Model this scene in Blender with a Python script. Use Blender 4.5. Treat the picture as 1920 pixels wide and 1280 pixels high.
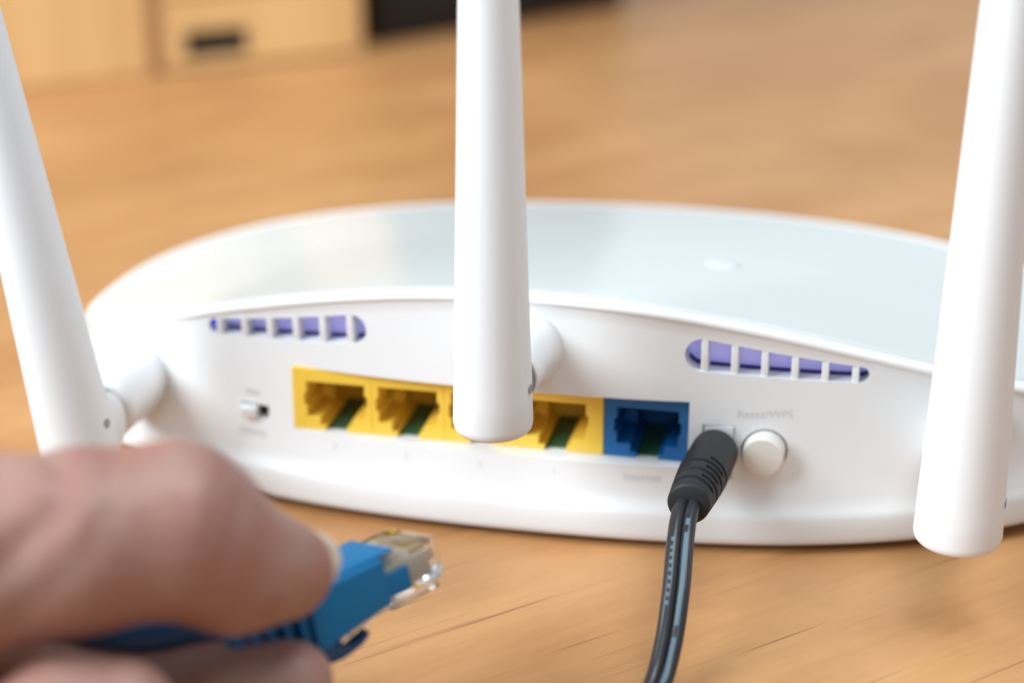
import bpy, bmesh, math, random
import numpy as np
from mathutils import Vector, Matrix

# ------------------------------------------------------------------ scene, camera, light
sc = bpy.context.scene
for o in list(bpy.data.objects):
    bpy.data.objects.remove(o)
C = sc.collection
S = 0.001                                   # all dimensions below are millimetres
rnd = random.Random(7)

PSI, PITCH, ROLL = math.radians(12.5), math.radians(22.0), math.radians(-0.4)
fwd = Vector((-math.sin(PSI) * math.cos(PITCH), math.cos(PSI) * math.cos(PITCH), -math.sin(PITCH)))
rgt = Vector((math.cos(PSI), math.sin(PSI), 0))
upv = rgt.cross(fwd)
R_ = rgt * math.cos(ROLL) + upv * math.sin(ROLL)
U_ = upv * math.cos(ROLL) - rgt * math.sin(ROLL)
cam_d = bpy.data.cameras.new('camera')
cam = bpy.data.objects.new('camera', cam_d)
C.objects.link(cam)
M = Matrix((R_, U_, -fwd)).transposed().to_4x4()
M.translation = Vector((69.7, -327.9, 173.7)) * S
cam.matrix_world = M
cam_d.sensor_width = 36.0
cam_d.lens = 3650.0 * 36 / 1920
cam_d.clip_start, cam_d.clip_end = 0.01, 50
cam_d.dof.use_dof = True
cam_d.dof.focus_distance = 0.337
cam_d.dof.aperture_fstop = 6.9
cam_d.dof.aperture_blades = 9
sc.camera = cam

w = bpy.data.worlds.new('World')
sc.world = w
w.use_nodes = True
w.node_tree.nodes['Background'].inputs[0].default_value = (0.82, 0.92, 1.0, 1)
w.node_tree.nodes['Background'].inputs[1].default_value = 0.56

def area(name, loc, target, size, size_y, power, col):
    d = bpy.data.lights.new(name, 'AREA')
    d.shape = 'RECTANGLE'; d.size = size; d.size_y = size_y
    d.energy = power; d.color = col
    o = bpy.data.objects.new(name, d); C.objects.link(o)
    o.location = loc
    o.rotation_euler = (Vector(target) - Vector(loc)).to_track_quat('-Z', 'Y').to_euler()
    return o
area('window_light', (-1.2, -0.80, 1.0), (0, 0.05, 0.03), 1.1, 1.0, 57, (0.83, 0.935, 1.0))
area('cabinet_fill_light', (0.25, 0.02, 1.0), (-0.15, 0.35, 0.0), 0.5, 0.5, 7, (0.86, 0.95, 1.0))  # unseen lamp added to brighten the far cabinet

vs = sc.view_settings
vs.view_transform = 'Standard'; vs.look = 'None'; vs.exposure = 0.0; vs.gamma = 1.0
vs.use_curve_mapping = False

# ------------------------------------------------------------------ helpers
def mat(name, col, rough=0.5, **kw):
    m = bpy.data.materials.new(name); m.use_nodes = True
    b = m.node_tree.nodes['Principled BSDF']
    b.inputs['Base Color'].default_value = (*col, 1)
    b.inputs['Roughness'].default_value = rough
    for k, v in kw.items():
        b.inputs[k].default_value = v
    return m

def N(m, typ, **kw):
    n = m.node_tree.nodes.new(typ)
    for k, v in kw.items():
        setattr(n, k, v)
    return n

def add_bump(m, scale, strength, dist=0.0002, detail=3.0):
    nt = m.node_tree; b = nt.nodes['Principled BSDF']
    tc = N(m, 'ShaderNodeTexCoord'); nz = N(m, 'ShaderNodeTexNoise'); bp = N(m, 'ShaderNodeBump')
    nz.inputs['Scale'].default_value = scale; nz.inputs['Detail'].default_value = detail
    bp.inputs['Strength'].default_value = strength; bp.inputs['Distance'].default_value = dist
    nt.links.new(tc.outputs['Object'], nz.inputs['Vector'])
    nt.links.new(nz.outputs['Fac'], bp.inputs['Height'])
    nt.links.new(bp.outputs['Normal'], b.inputs['Normal'])
    return nz

def finish(o, material, parent=None):
    if material is not None:
        o.data.materials.clear(); o.data.materials.append(material)
    if parent is not None:
        o.parent = parent
        if parent.type == 'EMPTY':
            o.matrix_parent_inverse = Matrix.Translation(-parent.location)
    return o

def mesh(name, verts, faces, material, parent=None, smooth=True, angle=35):
    me = bpy.data.meshes.new(name)
    me.from_pydata([(float(v[0]) * S, float(v[1]) * S, float(v[2]) * S) for v in verts], [], faces)
    bm = bmesh.new(); bm.from_mesh(me)
    bmesh.ops.recalc_face_normals(bm, faces=bm.faces)
    bm.to_mesh(me); bm.free()
    if smooth:
        me.polygons.foreach_set('use_smooth', [True] * len(me.polygons))
        me.set_sharp_from_angle(angle=math.radians(angle))
    o = bpy.data.objects.new(name, me); C.objects.link(o)
    return finish(o, material, parent)

def thing(name, label, cat, loc, group=None):
    o = bpy.data.objects.new(name, None); C.objects.link(o)
    o.empty_display_size = 0.01
    o.location = Vector(loc) * S
    o['label'] = label; o['category'] = cat
    if group: o['group'] = group
    return o

def tag(o, label, cat):
    o['label'] = label; o['category'] = cat
    return o

def loft(loops, cap0=True, cap1=True):
    n = len(loops[0]); V = [p for l in loops for p in l]; F = []
    for i in range(len(loops) - 1):
        for j in range(n):
            k = (j + 1) % n
            F.append((i * n + j, i * n + k, (i + 1) * n + k, (i + 1) * n + j))
    if cap0: F.append(tuple(reversed(range(n))))
    if cap1: F.append(tuple(range((len(loops) - 1) * n, len(loops) * n)))
    return V, F

def frame_of(axis):
    a = Vector(axis).normalized()
    h = Vector((0, 0, 1)) if abs(a.z) < 0.9 else Vector((1, 0, 0))
    s = a.cross(h).normalized()
    return a, s, s.cross(a).normalized()

def lathe(origin, axis, profile, n=48, sx=1.0):
    """profile: (distance along axis, radius)"""
    a, s, t = frame_of(axis); o = Vector(origin)
    loops = [[o + a * d + s * (r * sx * math.cos(2 * math.pi * k / n)) + t * (r * math.sin(2 * math.pi * k / n))
              for k in range(n)] for d, r in profile]
    return loft(loops)

def smooth_path(pts, step=1.0):
    pts = [np.array(p, float) for p in pts]
    P = [2 * pts[0] - pts[1]] + pts + [2 * pts[-1] - pts[-2]]
    out = []
    for i in range(1, len(P) - 2):
        p0, p1, p2, p3 = P[i - 1:i + 3]
        m = max(2, int(np.linalg.norm(p2 - p1) / step))
        for k in range(m):
            t = k / m
            out.append(0.5 * (2 * p1 + (p2 - p0) * t + (2 * p0 - 5 * p1 + 4 * p2 - p3) * t * t + (3 * p1 - p0 - 3 * p2 + p3) * t ** 3))
    out.append(pts[-1])
    return out

def tube(pts, rad, n=16, ref=(0, 0, 1)):
    loops = []; ref = Vector(ref)
    for i, p in enumerate(pts):
        a = Vector(pts[min(i + 1, len(pts) - 1)]) - Vector(pts[max(i - 1, 0)])
        a.normalize(); s = a.cross(ref).normalized(); t = s.cross(a)
        r = rad(i / (len(pts) - 1)) if callable(rad) else rad
        loops.append([Vector(p) + s * (r * math.cos(2 * math.pi * k / n)) + t * (r * math.sin(2 * math.pi * k / n)) for k in range(n)])
    return loft(loops)

def curve_mesh(splines, depth, bevel=0.0):
    """2D outlines (first outer, others holes) in xy, extruded by +-depth/2 -> (verts, faces) in mm"""
    cu = bpy.data.curves.new('tmp', 'CURVE'); cu.dimensions = '2D'; cu.fill_mode = 'BOTH'
    cu.extrude = depth / 2 - bevel; cu.bevel_depth = bevel; cu.bevel_resolution = 2; cu.offset = -bevel
    for pts in splines:
        sp = cu.splines.new('POLY'); sp.points.add(len(pts) - 1); sp.use_cyclic_u = True
        for q, p in zip(sp.points, pts): q.co = (p[0], p[1], 0, 1)
    o = bpy.data.objects.new('tmp', cu); C.objects.link(o)
    dg = bpy.context.evaluated_depsgraph_get(); dg.update()
    me = bpy.data.meshes.new_from_object(o.evaluated_get(dg))
    bm = bmesh.new(); bm.from_mesh(me)
    bmesh.ops.remove_doubles(bm, verts=bm.verts, dist=1e-4)
    V = [v.co.copy() for v in bm.verts]
    bm.verts.index_update()
    F = [tuple(v.index for v in f.verts) for f in bm.faces]
    bm.free(); bpy.data.meshes.remove(me); bpy.data.objects.remove(o); bpy.data.curves.remove(cu)
    return V, F

def prism_xz(splines, y0, y1, bevel=0.0):
    """outline in (x, z), extruded from y0 to y1"""
    V, F = curve_mesh(splines, abs(y1 - y0), bevel)
    ym = (y0 + y1) / 2
    return [Vector((v.x, ym + v.z, v.y)) for v in V], F

def box_vf(lo, hi, bev=0.0):
    (x0, y0, z0), (x1, y1, z1) = lo, hi
    if bev <= 0:
        V = [(x, y, z) for z in (z0, z1) for y in (y0, y1) for x in (x0, x1)]
        return V, [(0, 2, 3, 1), (4, 5, 7, 6), (0, 1, 5, 4), (2, 6, 7, 3), (0, 4, 6, 2), (1, 3, 7, 5)]
    bm = bmesh.new()
    bmesh.ops.create_cube(bm, size=1)
    for v in bm.verts:
        v.co = Vector(((x0 + x1) / 2 + v.co.x * (x1 - x0), (y0 + y1) / 2 + v.co.y * (y1 - y0), (z0 + z1) / 2 + v.co.z * (z1 - z0)))
    bmesh.ops.bevel(bm, geom=list(bm.edges), offset=bev, segments=3, profile=0.5, affect='EDGES')
    bm.verts.index_update()
    V = [v.co.copy() for v in bm.verts]; F = [tuple(v.index for v in f.verts) for f in bm.faces]
    bm.free()
    return V, F

def xform(VF, fn):
    return [fn(Vector(v)) for v in VF[0]], VF[1]

def join(*vfs):
    V, F = [], []
    for v, f in vfs:
        k = len(V); V += list(v); F += [tuple(i + k for i in q) for q in f]
    return V, F

def text_vf(body, size, align='CENTER'):
    cu = bpy.data.curves.new('tmp', 'FONT'); cu.body = body; cu.size = size
    cu.align_x = align; cu.align_y = 'CENTER'; cu.fill_mode = 'FRONT'; cu.resolution_u = 3
    o = bpy.data.objects.new('tmp', cu); C.objects.link(o)
    dg = bpy.context.evaluated_depsgraph_get(); dg.update()
    me = bpy.data.meshes.new_from_object(o.evaluated_get(dg))
    V = [v.co.copy() for v in me.vertices]; F = [tuple(p.vertices) for p in me.polygons]
    bpy.data.meshes.remove(me); bpy.data.objects.remove(o); bpy.data.curves.remove(cu)
    return V, F

# ------------------------------------------------------------------ materials
def wood_material(name, base, light, dark, streak, ang, satin=0.42, seed=0.0):
    m = mat(name, base, satin)
    nt = m.node_tree; b = nt.nodes['Principled BSDF']
    tc = N(m, 'ShaderNodeTexCoord')
    def mapping(sx, sy, sz=1, off=0.0):
        r = N(m, 'ShaderNodeMapping'); r.inputs['Rotation'].default_value = (0, 0, -ang)
        r.inputs['Location'].default_value = (seed + off, seed * 0.7 - off, off)
        s = N(m, 'ShaderNodeMapping'); s.inputs['Scale'].default_value = (sx, sy, sz)
        nt.links.new(tc.outputs['Object'], r.inputs['Vector'])
        nt.links.new(r.outputs['Vector'], s.inputs['Vector'])
        return s.outputs['Vector']
    def noise(vec, detail=4, rough=0.55, dist=0.0):
        n = N(m, 'ShaderNodeTexNoise'); n.inputs['Scale'].default_value = 1
        n.inputs['Detail'].default_value = detail; n.inputs['Roughness'].default_value = rough
        n.inputs['Distortion'].default_value = dist
        nt.links.new(vec, n.inputs['Vector']); return n.outputs['Fac']
    def ramp(fac, stops):
        r = N(m, 'ShaderNodeValToRGB'); e = r.color_ramp.elements
        while len(e) < len(stops): e.new(0.5)
        for el, (p, c) in zip(e, stops): el.position = p; el.color = (*c, 1)
        nt.links.new(fac, r.inputs['Fac']); return r.outputs['Color']
    def mix(fac, a, c, typ='MIX'):
        x = N(m, 'ShaderNodeMix', data_type='RGBA', blend_type=typ)
        if isinstance(fac, float): x.inputs[0].default_value = fac
        else: nt.links.new(fac, x.inputs[0])
        for i, s in ((6, a), (7, c)):
            if isinstance(s, tuple): x.inputs[i].default_value = (*s, 1)
            else: nt.links.new(s, x.inputs[i])
        return x.outputs[2]
    broad = ramp(noise(mapping(5, 40), 3, 0.5, 0.6), [(0.28, dark), (0.5, base), (0.74, light)])
    fine = ramp(noise(mapping(45, 520, 1, 3.1), 6, 0.7, 0.5), [(0.3, (0.82, 0.77, 0.72)), (0.7, (1.08, 1.08, 1.08))])
    col = mix(0.45, broad, fine, 'MULTIPLY')
    cloud = ramp(noise(mapping(14, 26, 1, 7.7), 4, 0.6, 0.5), [(0.32, (0.84, 0.77, 0.71)), (0.66, (1.07, 1.07, 1.07))])
    col = mix(0.95, col, cloud, 'MULTIPLY')
    st = noise(mapping(17, 760, 1, 12.3), 2.0, 0.5, 0.3)
    stf = ramp(st, [(0.655, (0, 0, 0)), (0.76, (1, 1, 1))])
    col = mix(stf, col, streak)
    nt.links.new(col, b.inputs['Base Color'])
    bp = N(m, 'ShaderNodeBump'); bp.inputs['Strength'].default_value = 0.12; bp.inputs['Distance'].default_value = 0.0003
    nt.links.new(fine, bp.inputs['Height']); nt.links.new(bp.outputs['Normal'], b.inputs['Normal'])
    return m

m_table = wood_material('table_wood', (0.46, 0.23, 0.09), (0.49, 0.257, 0.104), (0.415, 0.192, 0.07), (0.23, 0.095, 0.042), math.radians(45))
m_cab = wood_material('cabinet_wood', (0.83, 0.53, 0.235), (0.84, 0.55, 0.25), (0.81, 0.505, 0.215), (0.7, 0.42, 0.18), math.radians(35), 0.5, 5.0)
m_white = mat('white_plastic', (0.75, 0.745, 0.745), 0.45)
add_bump(m_white, 2500, 0.05, 0.00005)
m_rod = mat('antenna_plastic', (0.75, 0.74, 0.74), 0.45)
add_bump(m_rod, 2600, 0.06, 0.00005)
m_plate = mat('glossy_top', (0.595, 0.60, 0.58), 0.2, **{'IOR': 1.35})
m_disc = mat('disc_white', (0.62, 0.635, 0.63), 0.4)
m_button = mat('button_plastic', (0.66, 0.62, 0.57), 0.55)
m_yellow = mat('yellow_plastic', (0.86, 0.565, 0.065), 0.42)
add_bump(m_yellow, 1500, 0.08, 0.00005)
m_blueport = mat('blue_port_plastic', (0.002, 0.125, 0.37), 0.45)
m_pcb = mat('green_circuit_board', (0.03, 0.11, 0.05), 0.35)
m_dark = mat('dark_gap', (0.01, 0.01, 0.015), 0.6)
m_metal = mat('gold_contact', (0.75, 0.55, 0.22), 0.3, Metallic=1.0)
m_steel = mat('steel_pin', (0.6, 0.6, 0.6), 0.3, Metallic=1.0)
m_lav = mat('lavender_glow_wall', (0.60, 0.56, 0.92), 0.6)
m_navy = mat('navy_recess', (0.008, 0.012, 0.16), 0.5)
m_print = mat('grey_print', (0.58, 0.58, 0.585), 0.6)
m_rubber = mat('black_rubber', (0.016, 0.016, 0.018), 0.55, **{'IOR': 1.38})
add_bump(m_rubber, 3000, 0.12, 0.00005)
m_groove = mat('groove_black', (0.008, 0.008, 0.009), 0.6)
m_wire = mat('wire_black', (0.016, 0.016, 0.018), 0.32)
m_stripe = mat('pale_blue_print', (0.075, 0.125, 0.16), 0.45)
m_blue = mat('blue_boot_plastic', (0.001, 0.118, 0.27), 0.5, **{'IOR': 1.35})
add_bump(m_blue, 1800, 0.1, 0.00006)
m_cable = mat('blue_cable', (0.003, 0.06, 0.18), 0.45)
m_clear = mat('clear_plastic', (0.93, 0.94, 0.95), 0.07, **{'Transmission Weight': 1.0, 'IOR': 1.45})
m_beige = mat('wire_carrier', (0.52, 0.44, 0.34), 0.5)
m_black = mat('black_screen', (0.006, 0.006, 0.007), 0.5)
m_brown = mat('brown_wood', (0.42, 0.22, 0.10), 0.5)
m_pin = mat('pin_grey', (0.30, 0.28, 0.27), 0.5)
m_foot = mat('grey_rubber', (0.10, 0.10, 0.10), 0.7)
m_led = mat('blue_led', (0.01, 0.03, 0.5), 0.4)
_b = m_lav.node_tree.nodes['Principled BSDF']      # blue light inside put into the back wall as colour and emission
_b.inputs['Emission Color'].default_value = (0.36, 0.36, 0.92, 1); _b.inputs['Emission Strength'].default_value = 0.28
_b = m_led.node_tree.nodes['Principled BSDF']
_b.inputs['Emission Color'].default_value = (0.0, 0.03, 0.8, 1); _b.inputs['Emission Strength'].default_value = 0.55

# ------------------------------------------------------------------ table
V, F = box_vf((-520, -330, -28), (620, 640, 0), 2.0)
tb = mesh('tabletop', V, F, m_table, smooth=False)
tb['kind'] = 'structure'; tb['label'] = 'pale brown wooden tabletop with short dark grain streaks'

# ------------------------------------------------------------------ router
AX, BY, YC, NE = 114.5, 58.0, 52.0, 2.25
def outline(d, n=480):
    a, b = AX - d, BY - d
    t = np.linspace(0, 2 * math.pi, 8001)[:-1]
    x = a * np.sign(np.cos(t)) * np.abs(np.cos(t)) ** (2 / NE)
    y = YC + b * np.sign(np.sin(t)) * np.abs(np.sin(t)) ** (2 / NE)
    q = np.stack([x, y], 1); q = np.vstack([q, q[:1]])
    L = np.concatenate([[0], np.cumsum(np.linalg.norm(np.diff(q, axis=0), axis=1))])
    s = np.linspace(0, L[-1], n + 1)[:-1]
    x = np.interp(s, L, q[:, 0]); y = np.interp(s, L, q[:, 1])
    x = x + 0.065 * np.maximum(0, y)
    return x, y
def ztop(x, y):
    u = np.clip((y + 5.7) / 115, 0, 1)
    return 48.2 - 17.6 * u ** 1.25 - (17.5 - 13.5 * u) * (x / 85) ** 2 + 0.018 * x * np.clip(2 * u, 0, 1)
def rear(x, d):
    a, b = AX - d, BY - d
    return YC - b * max(0, 1 - abs(x / a) ** NE) ** (1 / NE)

router = thing('router', 'white wifi router with three antennas and yellow and blue network ports', 'router', (0, YC, 0))
loops = []
def ring(d, zf):
    x, y = outline(d)
    lift = 1.3 * np.clip((np.abs(x) - 45) / 50, 0, 1.3) ** 1.6
    z = zf(x, y, lift)
    loops.append([(x[i], y[i], z[i]) for i in range(len(x))])
one = lambda c: (lambda x, y, l: np.full_like(x, c) + l)
for d, z in ((9, 1.3), (3.0, 1.4), (1.2, 1.5), (0.45, 1.8), (0.1, 2.4), (0, 3.2), (0.02, 5.0), (0.12, 6.8), (0.3, 7.5), (0.62, 8.1), (0.98, 8.7), (1.32, 9.4)):
    ring(d, one(z))
PF = lambda f: 1.6 + 1.6 * (1 - math.exp(-f * 4.5)) + 1.0 * f      # face inset, flaring out towards the foot
for k in range(19):
    f = (k / 18) ** 1.25
    ring(PF(f), lambda x, y, l, f=f: 10.1 + l + (ztop(x, y) - 1.75 - 10.1 - l) * f)
for d, dz in ((4.1, -1.6), (3.95, -1.48), (3.8, -1.3), (3.72, -1.0), (3.76, -0.65), (3.95, -0.3), (4.35, -0.08), (5.0, 0.02), (6.2, 0.0), (6.6, -0.12), (6.8, -0.5), (7.0, -1.2)):
    ring(d, lambda x, y, l, dz=dz: ztop(x, y) + dz)
for s in (0.8, 0.55, 0.3, 0.1):
    base = loops[-1] if s == 0.8 else inner
    if s == 0.8: inner = loops[-1]
    loops.append([((p[0] - 4) * s + 4, (p[1] - YC) * s + YC, float(ztop((p[0] - 4) * s + 4, (p[1] - YC) * s + YC)) - 1.2) for p in inner])
V, F = loft(loops)
housing = mesh('housing', V, F, None, router)

# openings cut into the rear face
def pill(x0, h0, x1, h1, z0, z1, n=10):
    """tapered slot outline: rounded ends centred on z0 (at x0) and z1 (at x1)"""
    s = 1 if x1 > x0 else -1
    pts = []
    for k in range(n + 1):
        a = math.pi / 2 + math.pi * k / n
        pts.append((x0 + s * (h0 + h0 * math.cos(a)), z0 + h0 * math.sin(a)))
    for k in range(n + 1):
        a = -math.pi / 2 + math.pi * k / n
        pts.append((x1 - s * (h1 - h1 * math.cos(a)), z1 + h1 * math.sin(a)))
    return pts
ventL = pill(-65.3, 1.5, -31.0, 2.95, 34.1, 38.1)
ventR = pill(62.6, 1.55, 29.4, 3.15, 34.6, 38.3)
PX0, PX1, PZ0, PZ1 = -46.7, 30.6, 16.2, 29.1
rect = lambda x0, x1, z0, z1: [(x0, z0), (x1, z0), (x1, z1), (x0, z1)]
circ = lambda x, z, r, n=40: [(x + r * math.cos(2 * math.pi * k / n), z + r * math.sin(2 * math.pi * k / n)) for k in range(n)]
BX, BZ = 44.5, 19.9
cut_vf = [prism_xz([ventL], -20, 13), prism_xz([ventR], -20, 13), prism_xz([rect(PX0, PX1, PZ0, PZ1)], -20, 20),
          prism_xz([rect(-58.1, -52.2, 17.0, 19.7)], -20, 9), prism_xz([rect(33.1, 38.9, 14.2, 24.8)], -20, 12),
          prism_xz([circ(BX, BZ, 4.25)], -20, 9)]
Vc, Fc = join(*cut_vf)
cutter = mesh('cutter', Vc, Fc, None, smooth=False)
md = housing.modifiers.new('cut', 'BOOLEAN'); md.operation = 'DIFFERENCE'; md.object = cutter; md.solver = 'EXACT'
dg = bpy.context.evaluated_depsgraph_get(); dg.update()
me = bpy.data.meshes.new_from_object(housing.evaluated_get(dg))
housing.modifiers.clear(); housing.data = me
me.polygons.foreach_set('use_smooth', [True] * len(me.polygons))
me.set_sharp_from_angle(angle=math.radians(32))
bpy.data.objects.remove(cutter)
housing.data.materials.clear(); housing.data.materials.append(m_white)

# glossy pale top plate
x, y = outline(7.15, 300)
pl = [[(x[i], y[i], float(ztop(x[i], y[i])) - 1.0) for i in range(300)]]
for s, dz in ((1.0, -0.35), (0.997, -0.1), (0.99, 0.0)) + tuple((q, 0.0) for q in (0.96, 0.92, 0.87, 0.8, 0.7, 0.6, 0.5, 0.4, 0.3, 0.2, 0.1, 0.03)):
    pl.append([((x[i] - 4) * s + 4, (y[i] - YC) * s + YC, float(ztop((x[i] - 4) * s + 4, (y[i] - YC) * s + YC)) + dz) for i in range(300)])
V, F = loft(pl)
mesh('top_plate', V, F, m_plate, router, angle=60)
# small raised white disc on the plate
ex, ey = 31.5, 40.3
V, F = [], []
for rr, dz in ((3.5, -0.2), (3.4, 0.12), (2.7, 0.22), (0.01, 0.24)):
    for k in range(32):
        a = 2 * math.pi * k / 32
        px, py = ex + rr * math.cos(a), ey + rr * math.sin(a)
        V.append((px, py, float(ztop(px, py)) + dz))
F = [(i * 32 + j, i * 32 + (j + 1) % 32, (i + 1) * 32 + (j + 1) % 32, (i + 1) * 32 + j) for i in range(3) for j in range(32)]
mesh('raised_disc', V, F, m_disc, router, angle=60)
for fx, fy in ((-70, 25), (70, 25), (-62, 88), (66, 88)):
    V, F = lathe((fx, fy, 0), (0, 0, 1), [(0, 5), (1.2, 5), (2.6, 4.6)], 24)
    mesh('rubber_foot', V, F, m_foot, router)

# vents: back wall with painted lavender glow, strip of painted shade, white slats
for poly, big, led in ((ventL, 1, True), (ventR, -1, False)):
    xs = [p[0] for p in poly]; zs = [p[1] for p in poly]
    x0, x1 = min(xs), max(xs)
    cx = (x0 + x1) / 2
    sl = (ztop(x1, 0) - ztop(x0, 0))
    def zrange(xq):
        pts = poly + poly[:1]; zz = []
        for a, b in zip(pts, pts[1:]):
            if (a[0] - xq) * (b[0] - xq) <= 0 and a[0] != b[0]:
                zz.append(a[1] + (b[1] - a[1]) * (xq - a[0]) / (b[0] - a[0]))
        return min(zz), max(zz)
    V = []
    for q in np.linspace(x0 + 0.02, x1 - 0.02, 30):
        za, zb = zrange(q); yb = rear(q, 3.9) + 4.2
        V += [(q, yb + 0.6, za - 0.25), (q, yb - 0.6, zb + 0.25), (q, yb + 0.4, zb + 0.25), (q, yb + 1.6, za - 0.25)]
    F = [(0, 1, 2, 3), (116, 117, 118, 119)] + [(4 * i + k, 4 * i + (k + 1) % 4, 4 * i + 4 + (k + 1) % 4, 4 * i + 4 + k) for i in range(29) for k in range(4)]
    vent = mesh('vent', V, F, m_lav, router, smooth=False)
    # navy strip along the recess floor, shade put into its colour
    V = []
    for q in np.linspace(x0 + 0.5, x1 - 0.5, 24):
        za = zrange(q)[0]; yb = rear(q, 3.9)
        V += [(q, yb + 3.4, za - 0.2), (q, yb + 3.4, za + 0.12), (q, yb + 4.7, za + 0.3), (q, yb + 4.7, za - 0.2)]
    F = [(0, 1, 2, 3), (92, 93, 94, 95)] + [(4 * i + k, 4 * i + (k + 1) % 4, 4 * i + 4 + (k + 1) % 4, 4 * i + 4 + k) for i in range(23) for k in range(4)]
    mesh('recess_shade', V, F, m_navy, vent, smooth=False)
    n_op = 7
    # slat centres
    gaps = np.linspace(x0 + 2.6, x1 - 3.4, 6) if big == 1 else np.linspace(x0 + 3.6, x1 - 2.5, 6)
    for g in gaps:
        za, zb = zrange(g)
        yf = rear(g, 3.9)
        V, F = box_vf((g - 0.64, yf + 0.25, za - 0.3), (g + 0.64, yf + 4.0, zb + 0.3), 0.12)
        mesh('slat', V, F, m_white, vent)
    if led:
        V, F = prism_xz([rect(x0 - 0.3, x0 + 2.4, 32.4, 35.8)], rear(x0, 3.9) + 2.2, rear(x0, 3.9) + 3.6)
        mesh('indicator_light', V, F, m_led, vent, smooth=False)

# network ports
BY0 = 0.35            # face of the jack block
def jack_opening(cx):
    p = [(-5.8, 9.8), (-5.8, 7.5), (-6.3, 7.5), (-6.3, 4.9), (-5.8, 4.9), (-5.8, 2.6), (-3.2, 2.6), (-3.2, 1.0), (-2.1, 1.0), (-2.1, -0.001),
         (2.1, -0.001), (2.1, 1.0), (3.2, 1.0), (3.2, 2.6), (5.8, 2.6), (5.8, 4.9), (6.3, 4.9), (6.3, 7.5), (5.8, 7.5), (5.8, 9.8)]
    return p
def port(x0, x1, cx, m, name='ethernet_port'):
    z0 = PZ0 + 0.05; h = PZ1 - PZ0 - 0.1
    op = jack_opening(cx)
    k = h / 12.5
    # the notch reaches the bottom, so the face is one outline: outer rectangle with the opening as a bay
    left = [(cx + a, z0 + b * k) for a, b in op]
    notch_l = left[9]; notch_r = left[10]
    out = [(x0, z0), (notch_l[0], z0)] + left[8::-1] + left[:10:-1] + [(notch_r[0], z0), (x1, z0), (x1, z0 + h), (x0, z0 + h)]
    V, F = prism_xz([out], BY0, BY0 + 15.5)
    p = mesh(name, V, F, m, router, smooth=False)
    bvm = p.modifiers.new('bevel', 'BEVEL'); bvm.width = 0.00013; bvm.segments = 2; bvm.limit_method = 'ANGLE'
    V, F = box_vf((x0 + 0.2, BY0 + 15.52, z0), (x1 - 0.2, BY0 + 17.0, z0 + h))
    mesh('back_wall', V, F, m, p, smooth=False)
    V, F = box_vf((cx - 2.95, BY0 + 1.3, z0 - 0.02), (cx + 2.95, BY0 + 15.5, z0 + 0.3))
    mesh('circuit_board', V, F, m_pcb, p, smooth=False)
    # stepped shelf and comb inside
    V, F = box_vf((cx - 5.75, BY0 + 9.5, z0 + 2.8), (cx - 3.4, BY0 + 15.4, z0 + 5.6))
    mesh('inner_step', V, F, m, p, smooth=False)
    for q in range(8):
        xx = cx - 3.55 + q * 1.016
        V, F = box_vf((xx - 0.2, BY0 + 6.0, z0 + 8.6), (xx + 0.2, BY0 + 15.0, z0 + 8.95))
        mesh('contact', V, F, m_metal, p, smooth=False)
    return p
pc = [-38.0, -23.6, -9.2, 5.2]
edges = [PX0 + 0.05, -30.8, -16.4, -2.0, 14.35]
for i in range(4):
    port(edges[i] + (0.0 if i == 0 else 0.004), edges[i + 1] - 0.004, pc[i], m_yellow)
pb = port(14.5, PX1 - 0.05, 22.7, m_blueport)
pb['label'] = 'blue internet port beside the yellow ports'

# slide switch
V, F = box_vf((-58.0, 1.2, 17.1), (-54.7, 8.0, 19.25), 0.2)
mesh('power_switch', V, F, m_white, router)
V, F = box_vf((-54.65, 3.6, 17.02), (-52.22, 8.9, 19.68))
mesh('switch_hole_dark', V, F, m_dark, router, smooth=False)  # black block fills the open slot, its shade put into the colour

# power jack
V, F = prism_xz([rect(33.3, 38.78, 14.35, 24.6), circ(36.0, 20.3, 2.65)], -0.75, 11.5)
jack = mesh('power_jack', V, F, m_white, router, smooth=False)
V, F = lathe((36.0, 1.2, 20.3), (0, 1, 0), [(0, 0.5), (0.3, 0.9), (9, 0.9)], 16)
mesh('center_pin', V, F, m_steel, jack)

# push button
V, F = lathe((BX, 6.0, BZ), (0, -1, 0), [(0, 3.9), (8.4, 3.9), (8.75, 3.82), (8.95, 3.6), (9.0, 3.3)], 48)
mesh('reset_button', V, F, m_button, router, angle=24)
V, F = lathe((BX, 8.0, BZ), (0, 1, 0), [(0, 4.6), (0.8, 4.6)], 32)
mesh('button_back', V, F, m_navy, router, smooth=False)

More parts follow.
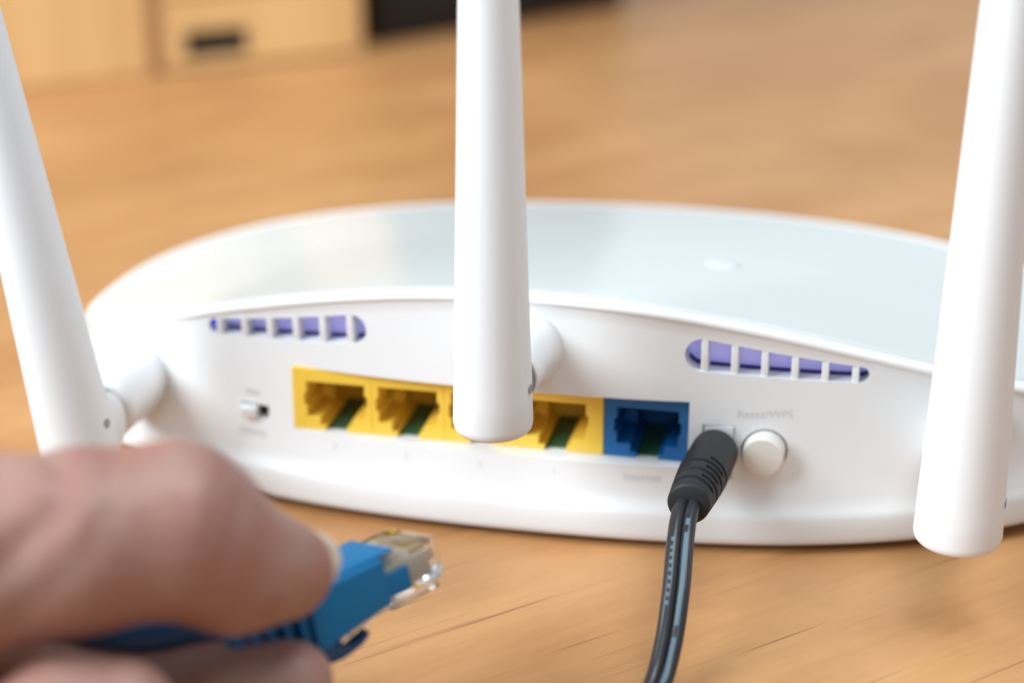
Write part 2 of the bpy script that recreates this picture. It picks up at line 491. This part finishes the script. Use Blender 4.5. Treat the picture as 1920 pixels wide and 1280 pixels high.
# printed lettering, laid on the rear face
def panel_text(name, body, size, cx, cz, m=m_print):
    V, F = text_vf(body, size)
    out = []
    for v in V:
        px, pz = cx + v.x, cz + v.y
        f = max(0.0, min(1.0, (pz - 10.1) / (float(ztop(px, 0)) - 11.85)))
        out.append((px, rear(px, PF(f)) - 0.05, pz))
    return mesh(name, out, F, m, router, smooth=False)
panel_text('button_lettering', 'Reset/WPS', 2.25, 44.4, 27.0)
panel_text('port_lettering', 'Internet', 2.2, 22.4, 13.9)
for t, cx in zip('4321', (-37.9, -23.3, -8.6, 5.8)):
    panel_text('port_number', t, 1.9, cx, 13.9)
for cz, wd in ((22.0, 3.2), (13.9, 6.0)):
    V, F = [], []
    k = int(wd / 0.8)
    for i in range(k):
        a = -55.6 - wd / 2 + i * wd / k
        for (dx, dz) in ((0, -0.6), (wd / k * 0.55, -0.6), (wd / k * 0.55, 0.6), (0, 0.6)):
            f = max(0.0, (cz + dz - 10.1) / (float(ztop(a, 0)) - 11.85))
            V.append((a + dx, rear(a + dx, PF(f)) - 0.05, cz + dz))
        F.append((4 * i, 4 * i + 1, 4 * i + 2, 4 * i + 3))
    mesh('switch_print', V, F, m_print, router, smooth=False)

# antennas
def antenna(hx, hz, y_ant, lean, r0, drop, label, bx=None, br=1.0):
    """hx, hz: hinge axis on the panel; the rod stands at y_ant, leaning by `lean` degrees outwards in x"""
    ln = math.radians(lean)
    ax = Vector((math.sin(ln), 0, math.cos(ln)))
    piv = Vector((hx, y_ant, hz))
    base = piv - ax * drop
    prof = [(0.0, r0 * 0.55), (0.05, r0 * 0.80), (0.35, r0 * 0.91), (0.95, r0 * 0.975), (1.9, r0)]
    L = 122.0
    for k in range(1, 25):
        f = k / 24
        prof.append((1.9 + f * L, r0 * (1 - 0.49 * f)))
    e = prof[-1]
    prof += [(e[0] + 1.2, e[1] * 0.93), (e[0] + 2.2, e[1] * 0.7), (e[0] + 2.6, e[1] * 0.3)]
    V, F = lathe(base, ax, prof, 64)
    rod = mesh('antenna', V, F, m_rod, router, angle=50)
    rod['label'] = label
    yp = rear(hx, 3.2)
    rx = hx
    hx = hx if bx is None else bx
    # flared boss moulded onto the housing
    ylen = yp + 3 - (y_ant + r0 + 6.5)
    V, F = lathe((hx, yp + 3, hz), (0, -1, 0), [(d_, r_ * br) for d_, r_ in ((0, 9.2), (2.4, 8.4), (3.2, 7.7), (4.2, 7.2), (6, 6.8), (ylen * 0.62, 6.5), (ylen - 1.2, 6.3), (ylen - 0.4, 6.0), (ylen, 5.5))], 56)
    mesh('hinge_boss', V, F, m_white, rod, angle=55)
    V, F = lathe((hx, yp + 3 - ylen + 0.05, hz), (0, -1, 0), [(0, 5.2), (0.9, 5.2)], 40)
    mesh('hinge_gap', V, F, m_pin, rod)
    # rotating cap with a rounded nose, forked by the knuckle
    y1 = y_ant + r0 + 6.8
    pr = [(-2.0, 4.7), (0.0, 4.7)] + [(4.7 * math.sin(a) * 0.8, 4.7 * math.cos(a)) for a in np.linspace(0.08, 1.45, 10)]
    V, F = lathe((hx, y1, hz), (0, -1, 0), pr, 48)
    mesh('hinge_cap', V, F, m_rod, rod, angle=55)
    # knuckle disc, pin axis along x (leaned with the rod)
    px = Vector((math.cos(ln), 0, -math.sin(ln)))
    kc = Vector((rx, y_ant + 7.6, hz)) + ax * 0.2
    V, F = lathe(kc - px * 4.3, px, [(0, 4.9), (0.25, 5.4), (0.6, 5.6), (8.0, 5.6), (8.35, 5.4), (8.6, 4.9)], 48)
    mesh('hinge_knuckle', V, F, m_rod, rod, angle=30)
    # screw recess on the flank
    for s in (1,):
        d = (px * s + Vector((0, -0.12, 0))).normalized()
        q = base + ax * 8.6 + d * (r0 * (1 - 0.49 * 6.7 / L) * 0.992)
        V, F = lathe(q, d, [(-0.6, 0.85), (0.22, 0.85)], 24)
        mesh('hinge_pin', V, F, m_pin, rod)
    return rod
antenna(0.0, 37.6, -29.0, 0.0, 6.95, 4.3, 'upright middle antenna in front of the ports', -0.3, 0.88)
antenna(-82.5, 19.6, -20.0, -8.4, 7.4, 5.2, 'left antenna leaning outwards above the hand', -83.9, 1.08)
antenna(79.9, 20.0, -19.0, 0.7, 7.6, 5.0, 'upright right antenna beside the reset button')

# ------------------------------------------------------------------ power cord
pw = thing('power_cord', 'black power plug with ribbed strain relief and twin cord in the router', 'power cord', (36, -1, 0))
P0, P1 = Vector((36.0, 0.2, 20.3)), Vector((33.9, -27.5, 21.2))
pa = (P1 - P0).normalized()
V, F = lathe(P0 + pa * 1.5, pa, [(-7, 2.4), (0.0, 2.4), (0.05, 3.2), (0.5, 3.9), (1.2, 4.25), (2.2, 4.35), (12.0, 4.5), (13.0, 4.5)], 48)
V[:] = V
mesh('plug_barrel', V, F, m_rubber, pw, angle=40)
# tapering strain relief with interrupted grooves
a, s_, t_ = frame_of(pa)
SR0, SRL = P0 + pa * 14.4, 12.6
nn = 96; nl = 126
rows = []
for i in range(nl + 1):
    f = i / nl; d = f * SRL
    r = 4.5 - 0.75 * f ** 1.3
    if f > 0.965: r -= 0.5 * ((f - 0.965) / 0.035) ** 2
    row = []
    for j in range(nn):
        th = 2 * math.pi * j / nn
        depth = 0
        for g in range(6):
            g0 = 1.0 + g * 1.72
            if abs(d - g0) < 0.5:
                ph = th * 2 + (math.pi if g % 2 else 0)
                if math.cos(ph) > -0.72:
                    depth = max(depth, 0.75 * min(1, (0.5 - abs(d - g0)) / 0.12))
        row.append(SR0 + a * d + (s_ * math.cos(th) + t_ * math.sin(th)) * (r - depth))
    rows.append(row)
V, F = loft(rows)
mesh('strain_relief', V, F, m_rubber, pw, angle=40)
wc = [tuple(SR0 + a * 8), tuple(SR0 + a * 12.4), (33.7, -31.0, 20.2), (33.9, -36.5, 17.6), (34.3, -43.0, 13.2), (34.2, -50.0, 7.6), (33.4, -56.6, 3.4), (31.5, -66, 1.7), (28, -84, 1.5), (22, -110, 1.5), (14, -150, 1.5), (5, -200, 1.5)]
path = smooth_path(wc, 0.7)
for side in (-1, 1):
    q = [np.array(p) + np.array([side * 1.2 * (0.9 if i > 6 else 0.8), 0.35 * side, 0.0]) for i, p in enumerate(path)]
    V, F = tube(q, 1.26, 20, ref=(0, -0.7, 0.7))
    wr = mesh('wire', V, F, m_wire, pw, angle=60)
    # printed marks along the side that faces up
    nrm = Vector((0.0, -0.55, 0.83))
    def mark(i0, i1, half, name, off):
        Vm, Fm = [], []
        for i in range(i0, i1 + 1):
            tg = Vector(q[min(i + 1, len(q) - 1)]) - Vector(q[max(i - 1, 0)]); tg.normalize()
            sd = tg.cross(nrm).normalized(); up2 = sd.cross(tg).normalized()
            for k in range(5):
                th = off + (k / 4 - 0.5) * 2 * half
                Vm.append(Vector(q[i]) + (up2 * math.cos(th) + sd * math.sin(th)) * 1.28)
        for i in range(i1 - i0):
            for k in range(4):
                Fm.append((i * 5 + k, i * 5 + k + 1, (i + 1) * 5 + k + 1, (i + 1) * 5 + k))
        mesh(name, Vm, Fm, m_stripe, wr, angle=80)
    if side == 1:
        for i0, i1 in ((13, 15), (17, 40), (43, 62), (65, 95), (100, 150)):
            mark(i0, i1, 0.27, 'printed_stripe', 0.1)
    else:
        for k in range(9):
            mark(18 + k * 2, 19 + k * 2, 0.22, 'printed_dash', 0.05)

# ------------------------------------------------------------------ network cable held in the hand
fh = Vector((-math.sin(PSI), math.cos(PSI), 0)); rh = Vector((math.cos(PSI), math.sin(PSI), 0)); Z = Vector((0, 0, 1))
al, el, ro = math.radians(45), math.radians(2), math.radians(13)
Lh = fh * math.cos(al) + rh * math.sin(al)
W0 = rh * math.cos(al) - fh * math.sin(al)
Lx = (Lh * math.cos(el) + Z * math.sin(el)).normalized()
H0 = W0.cross(Lx).normalized()
Wx = (W0 * math.cos(ro) + H0 * math.sin(ro)).normalized()
Hx = Wx.cross(Lx).normalized()
tipc = Vector((-0.8, -65.6, 31.4))
O_ = tipc - Lx * 11.5 - Wx * 5.85 - Hx * 6.6
def loc(v): return O_ + Lx * v[0] + Wx * v[1] + Hx * v[2]
nc = thing('network_cable', 'blue network cable with clear plug held between finger and thumb', 'cable', tuple(O_))
# clear plug: shell with a hollow, contacts inside
V, F = box_vf((-3, -5.85, 0.0), (11.5, 5.85, 6.6), 0.35)
plug = mesh('clear_plug', *xform((V, F), loc), m_clear, nc)
V, F = box_vf((-2.5, -5.0, 1.0), (9.6, 5.0, 5.2), 0.2)
mesh('wire_carrier', *xform((V, F), loc), m_beige, plug)
for q in range(8):
    yy = -3.57 + q * 1.02
    V, F = box_vf((6.4, yy - 0.17, 5.3), (10.8, yy + 0.17, 6.3))
    mesh('contact', *xform((V, F), loc), m_metal, plug, smooth=False)
# latch under the plug
lat = [(10.2, -0.15), (8.0, -0.9), (2.0, -1.9), (-8.0, -3.9), (-8.2, -3.1), (2.0, -1.0), (8.6, -0.1)]
V, F = curve_mesh([[(p[0], p[1]) for p in lat]], 5.2)
mesh('latch', *xform(([Vector((v.x, v.z, v.y)) for v in V], F), loc), m_clear, nc, smooth=False)
V, F = box_vf((0.6, 3.4, -1.5), (10.4, 5.6, -0.05), 0.3)
mesh('plug_rail', *xform((V, F), loc), m_clear, nc)
# boot body, tapering profile seen from the side
bp_ = [(-15.0, -1.6), (-13.0, -1.8), (-0.4, 0.0), (0.0, 0.4), (0.0, 7.0), (-0.3, 7.3), (-13.0, 7.5), (-15.0, 7.0)]
V, F = curve_mesh([bp_], 13.2, 0.35)
boot = mesh('boot', *xform(([Vector((v.x, v.z, v.y)) for v in V], F), loc), m_blue, nc, angle=30)
V, F = box_vf((-9.5, -5.2, 7.2), (3.2, 5.2, 7.75), 0.2)
mesh('boot_top_tongue', *xform((V, F), loc), m_blue, boot)
V, F = box_vf((-0.2, 5.7, 0.8), (4.6, 6.25, 4.6), 0.15)
mesh('boot_side_tongue', *xform((V, F), loc), m_blue, boot)
for k in range(5):
    u1 = -15.6 - k * 2.7
    sh = k * 0.28
    V, F = box_vf((u1 - 1.45, -6.2 + sh, -1.4 + sh), (u1, 6.2 - sh, 6.8 - sh), 0.4)
    mesh('rib', *xform((V, F), loc), m_blue, boot)
V, F = box_vf((-29, -4.2, -0.8), (-14.5, 4.2, 5.2), 0.8)
mesh('boot_core', *xform((V, F), loc), m_cable, boot)
# hooked latch guard below
hk = smooth_path([(-18.5, -0.6, 0), (-15.5, -2.4, 0), (-11.5, -4.1, 0), (-7.8, -4.9, 0), (-5.0, -4.6, 0), (-3.4, -3.6, 0)], 0.6)
hl, hr = [], []
for i, p in enumerate(hk):
    f = i / (len(hk) - 1); tg = hk[min(i + 1, len(hk) - 1)] - hk[max(i - 1, 0)]; tg /= np.linalg.norm(tg)
    th = 0.6 + 0.95 * math.sin(math.pi * min(1, f * 1.15 + 0.1)) ** 0.8 * (1 if f < 0.7 else 0.9)
    nv = np.array([-tg[1], tg[0], 0]); hl.append(p + nv * th); hr.append(p - nv * th)
V, F = curve_mesh([[(p[0], p[1]) for p in hl] + [(p[0], p[1]) for p in hr[::-1]]], 7.0, 0.3)
mesh('latch_guard', *xform(([Vector((v.x, v.z, v.y)) for v in V], F), loc), m_cable, boot, angle=40)
cb = smooth_path([tuple(loc((-26, 0, 2.2))), (-28.5, -94.6, 28.2), (-38.1, -97.2, 27.8), (-48.2, -98.4, 28.5), (-60.2, -102, 31), (-75, -108, 33), (-110, -120, 26), (-150, -132, 14), (-200, -150, 4.5), (-260, -175, 2.9), (-330, -205, 2.9)], 1.5)
V, F = tube(cb, 2.8, 20)
mesh('cable_jacket', V, F, m_cable, nc, angle=60)

# ------------------------------------------------------------------ hand
m_skin = mat('skin', (0.46, 0.25, 0.18), 0.48, **{'Subsurface Weight': 0.12, 'Subsurface Scale': 0.004})
m_skin.node_tree.nodes['Principled BSDF'].inputs['Subsurface Radius'].default_value = (1.0, 0.35, 0.2)
_nt = m_skin.node_tree; _bs = _nt.nodes['Principled BSDF']
_tc = N(m_skin, 'ShaderNodeTexCoord'); _n1 = N(m_skin, 'ShaderNodeTexNoise'); _n1.inputs['Scale'].default_value = 85; _n1.inputs['Detail'].default_value = 6
_r = N(m_skin, 'ShaderNodeValToRGB'); _e = _r.color_ramp.elements
_e[0].position = 0.33; _e[0].color = (0.305, 0.132, 0.10, 1); _e[1].position = 0.68; _e[1].color = (0.325, 0.183, 0.144, 1)
_n2 = N(m_skin, 'ShaderNodeTexNoise'); _n2.inputs['Scale'].default_value = 420; _n2.inputs['Detail'].default_value = 4
_bp = N(m_skin, 'ShaderNodeBump'); _bp.inputs['Strength'].default_value = 0.4; _bp.inputs['Distance'].default_value = 0.0007
_nt.links.new(_tc.outputs['Object'], _n1.inputs['Vector']); _nt.links.new(_tc.outputs['Object'], _n2.inputs['Vector'])
_nt.links.new(_n1.outputs['Fac'], _r.inputs['Fac']); _nt.links.new(_r.outputs['Color'], _bs.inputs['Base Color'])
_nt.links.new(_n2.outputs['Fac'], _bp.inputs['Height']); _nt.links.new(_bp.outputs['Normal'], _bs.inputs['Normal'])
m_nail = mat('nail', (0.56, 0.45, 0.34), 0.28)

VOX = 1.0
lo = np.array([-330.0, -230.0, -8.0]); hi = np.array([0.0, -70.0, 84.0])
gx, gy, gz = [np.arange(lo[i], hi[i], VOX) for i in range(3)]
G = np.stack(np.meshgrid(gx, gy, gz, indexing='ij'), -1).astype(np.float32)
def cone(a, ra, b, rb, k=1.0):
    a = np.array(a, np.float32); b = np.array(b, np.float32); d = b - a
    h = np.clip(((G - a) @ d) / (d @ d), 0, 1)
    return np.linalg.norm(G - a - h[..., None] * d, axis=-1) - (ra + (rb - ra) * h)
def smin(a, b, k):
    h = np.clip(0.5 + 0.5 * (b - a) / k, 0, 1)
    return b * (1 - h) + a * h - k * h * (1 - h)
def chain(pts, k=2.5):
    f = None
    for (a, ra), (b, rb) in zip(pts, pts[1:]):
        c_ = cone(a, ra, b, rb)
        f = c_ if f is None else smin(f, c_, k)
    return f
A3 = np.array
t3, t2, t1, ip, pp, mcp = (-14.1, -89.2, 37.2), (-16.1, -93.5, 38.6), (-20.8, -100.6, 42.7), (-27.0, -105.5, 50.0), (-39.0, -113.0, 51.0), (-55.0, -120.0, 50.0)
thumb = chain([(t3, 4.0), (t2, 6.5), (t1, 9.1), (ip, 11.5), (pp, 12.2), (mcp, 14.0), ((-88, -122, 42), 18.0)], 4.0)
# wrinkles over the thumb joint and folds at its base
axis = A3(pp) - A3(t1); axis = axis / np.linalg.norm(axis)
sv = (G - A3(ip, np.float32)) @ axis.astype(np.float32)
skew = 0.35 * (G[..., 2] - ip[2]) + 0.8 * np.sin(G[..., 1] * 0.35) 
for s0, amp, wd, zc in ((-3.8, 1.0, 1.3, 53.0), (-0.4, 0.5, 1.1, 55.0)):
    msk = np.exp(-((G[..., 2] - zc) / 6.0) ** 2)
    thumb += amp * np.exp(-((sv + skew * 0.5 - s0) / wd) ** 2) * msk
for s0, amp, wd, kk in ((19.0, 0.45, 2.6, 1.5), (27.0, 0.95, 2.6, 1.9), (35.0, 0.7, 2.4, 1.6)):
    thumb += amp * np.exp(-((sv + skew * kk - s0) / wd) ** 2)
index = chain([((-15.6, -95.1, 20.8), 6.5), ((-25.0, -98.5, 19.8), 7.5), ((-40.7, -97.0, 17.0), 8.4), ((-60.0, -97.0, 22.0), 9.4), ((-92, -108, 34), 12.0)], 3.0)
middle = chain([((-29.0, -122.5, 31.0), 7.2), ((-36.5, -126.5, 31.2), 8.1), ((-50, -131.0, 22.0), 8.8), ((-66, -128, 18), 9.6), ((-98, -122, 28), 12.0)], 3.0)
ring_f = chain([((-50.0, -140.0, 16.0), 6.6), ((-58.0, -143.0, 11.0), 7.8), ((-74, -140, 10), 9.0), ((-102, -134, 22), 11.0)], 3.0)
little = chain([((-64.0, -152.0, 10.0), 5.4), ((-74.0, -154.0, 7.0), 6.4), ((-88, -150, 9), 7.6), ((-106, -144, 19), 9.5)], 3.0)
palm = smin(cone((-92, -118, 40), 17, (-132, -128, 40), 20), cone((-100, -134, 25), 12, (-140, -138, 32), 18), 12.0)
palm = smin(palm, cone((-135, -132, 38), 22, (-185, -145, 42), 23), 10.0)
palm = smin(palm, cone((-185, -145, 42), 23, (-345, -190, 46), 34), 10.0)
H = smin(smin(index, middle, 1.6), smin(ring_f, little, 1.6), 1.6)
H = smin(H, palm, 8.0)
H = smin(H, thumb, 1.2)
# open side at the wrist end: clip with a plane so the surface closes there
H = np.maximum(H, lo[0] + 2.5 - G[..., 0])
import openvdb
grid = openvdb.FloatGrid(30.0)
grid.copyFromArray(np.ascontiguousarray(H.astype(np.float32)))
pts, quads = grid.convertToQuads(0.0)
HV = pts * VOX + lo
me = bpy.data.meshes.new('hand')
me.from_pydata((HV * S).tolist(), [], quads.tolist())
bm = bmesh.new(); bm.from_mesh(me)
for _ in range(2):
    bmesh.ops.smooth_vert(bm, verts=bm.verts, factor=0.5, use_axis_x=True, use_axis_y=True, use_axis_z=True)
bmesh.ops.recalc_face_normals(bm, faces=bm.faces)
bm.to_mesh(me); bm.free()
me.polygons.foreach_set('use_smooth', [True] * len(me.polygons))
hand = bpy.data.objects.new('hand', me); C.objects.link(hand)
finish(hand, m_skin)
tag(hand, 'bare hand pinching the blue network plug between thumb and finger', 'hand')
# thumbnail: curved plate on the outer side of the tip
ta = (Vector(t3) - Vector(t1)).normalized()
nd = (rh * 0.75 - fh * 0.12 + Z * 0.6); nd = (nd - ta * nd.dot(ta)).normalized()
sd = ta.cross(nd).normalized()
NV, NF = [], []
nu, nv_ = 12, 14
for lay in (0.0, -0.7):
    for i in range(nu + 1):
        u = i / nu
        c_ = Vector(t1).lerp(Vector(t3), 0.30 + 0.86 * u)
        rr = 8.1 + (3.9 - 8.1) * (0.30 + 0.70 * u) + 0.95 + lay
        for j in range(nv_ + 1):
            v = (j / nv_ - 0.5) * 2
            th = v * 1.12 * (1 if u < 0.75 else math.sqrt(max(0.05, 1 - ((u - 0.75) / 0.27) ** 2)))
            NV.append(c_ + nd * (rr * math.cos(th)) + sd * (rr * math.sin(th)))
m_ = (nu + 1) * (nv_ + 1)
idx = lambda l, i, j: l * m_ + i * (nv_ + 1) + j
for l in (0, 1):
    for i in range(nu):
        for j in range(nv_):
            NF.append((idx(l, i, j), idx(l, i, j + 1), idx(l, i + 1, j + 1), idx(l, i + 1, j)))
rim = [(i, 0) for i in range(nu + 1)] + [(nu, j) for j in range(1, nv_ + 1)] + [(i, nv_) for i in range(nu - 1, -1, -1)] + [(0, j) for j in range(nv_ - 1, 0, -1)]
for p, q in zip(rim, rim[1:] + rim[:1]):
    NF.append((idx(0, *p), idx(0, *q), idx(1, *q), idx(1, *p)))
mesh('thumbnail', NV, NF, m_nail, hand, angle=50)

# ------------------------------------------------------------------ things at the far edge of the table
def wall_frame(p, q):
    p, q = Vector((*p, 0)), Vector((*q, 0)); d = (q - p).normalized(); n = Vector((d.y, -d.x, 0))
    return p, d, n, (q - p).length
p, d, n, ln = wall_frame((-262, 276), (-139, 363))
def fr(v): return p + d * v[0] - n * v[1] + Z * v[2]
cabn = thing('drawer_cabinet', 'blurred pale wood drawer cabinet at the far side of the table', 'cabinet', tuple(p + d * ln / 2))
V, F = box_vf((-10, 3.0, 0), (ln, 120, 190), 0.8)
mesh('carcass', *xform((V, F), fr), m_cab, cabn, smooth=False)
V, F = box_vf((-10, 0, 0.3), (69, 2.9, 190), 0.5)
mesh('side_panel', *xform((V, F), fr), m_cab, cabn, smooth=False)
for k in range(7):
    z0 = 1.5 + k * 26.5
    V, F = curve_mesh([[(74.5, z0), (ln - 2, z0), (ln - 2, z0 + 25.3), (74.5, z0 + 25.3)],
                       [(82, z0 + 3.0), (106, z0 + 3.0), (106, z0 + 13.2), (82, z0 + 13.2)][::-1]], 2.6)
    df = mesh('drawer_front', *xform(([Vector((v.x, 1.35 + v.z, v.y)) for v in V], F), fr), m_cab, cabn, smooth=False)
    V, F = box_vf((81.5, 2.7, z0 + 2.5), (106.5, 2.95, z0 + 13.7))
    mesh('finger_slot', *xform((V, F), fr), m_black, df, smooth=False)
V, F = box_vf((69.6, 1.2, 0.3), (74.0, 2.9, 190), 0.1)
mesh('upright', *xform((V, F), fr), m_brown, cabn, smooth=False)
p, d, n, ln = wall_frame((-139, 377), (-56, 463))
def fr(v): return p + d * v[0] - n * v[1] + Z * v[2]
scr = thing('black_box', 'blurred black box standing beside the pale cabinet', 'box', tuple(p + d * ln / 2))
V, F = box_vf((0, 0, 0), (ln, 90, 170), 3)
mesh('case', *xform((V, F), fr), m_black, scr)
V, F = box_vf((5, -1.0, 8), (ln - 5, -0.05, 162), 0.3)
mesh('front_panel', *xform((V, F), fr), m_black, scr)
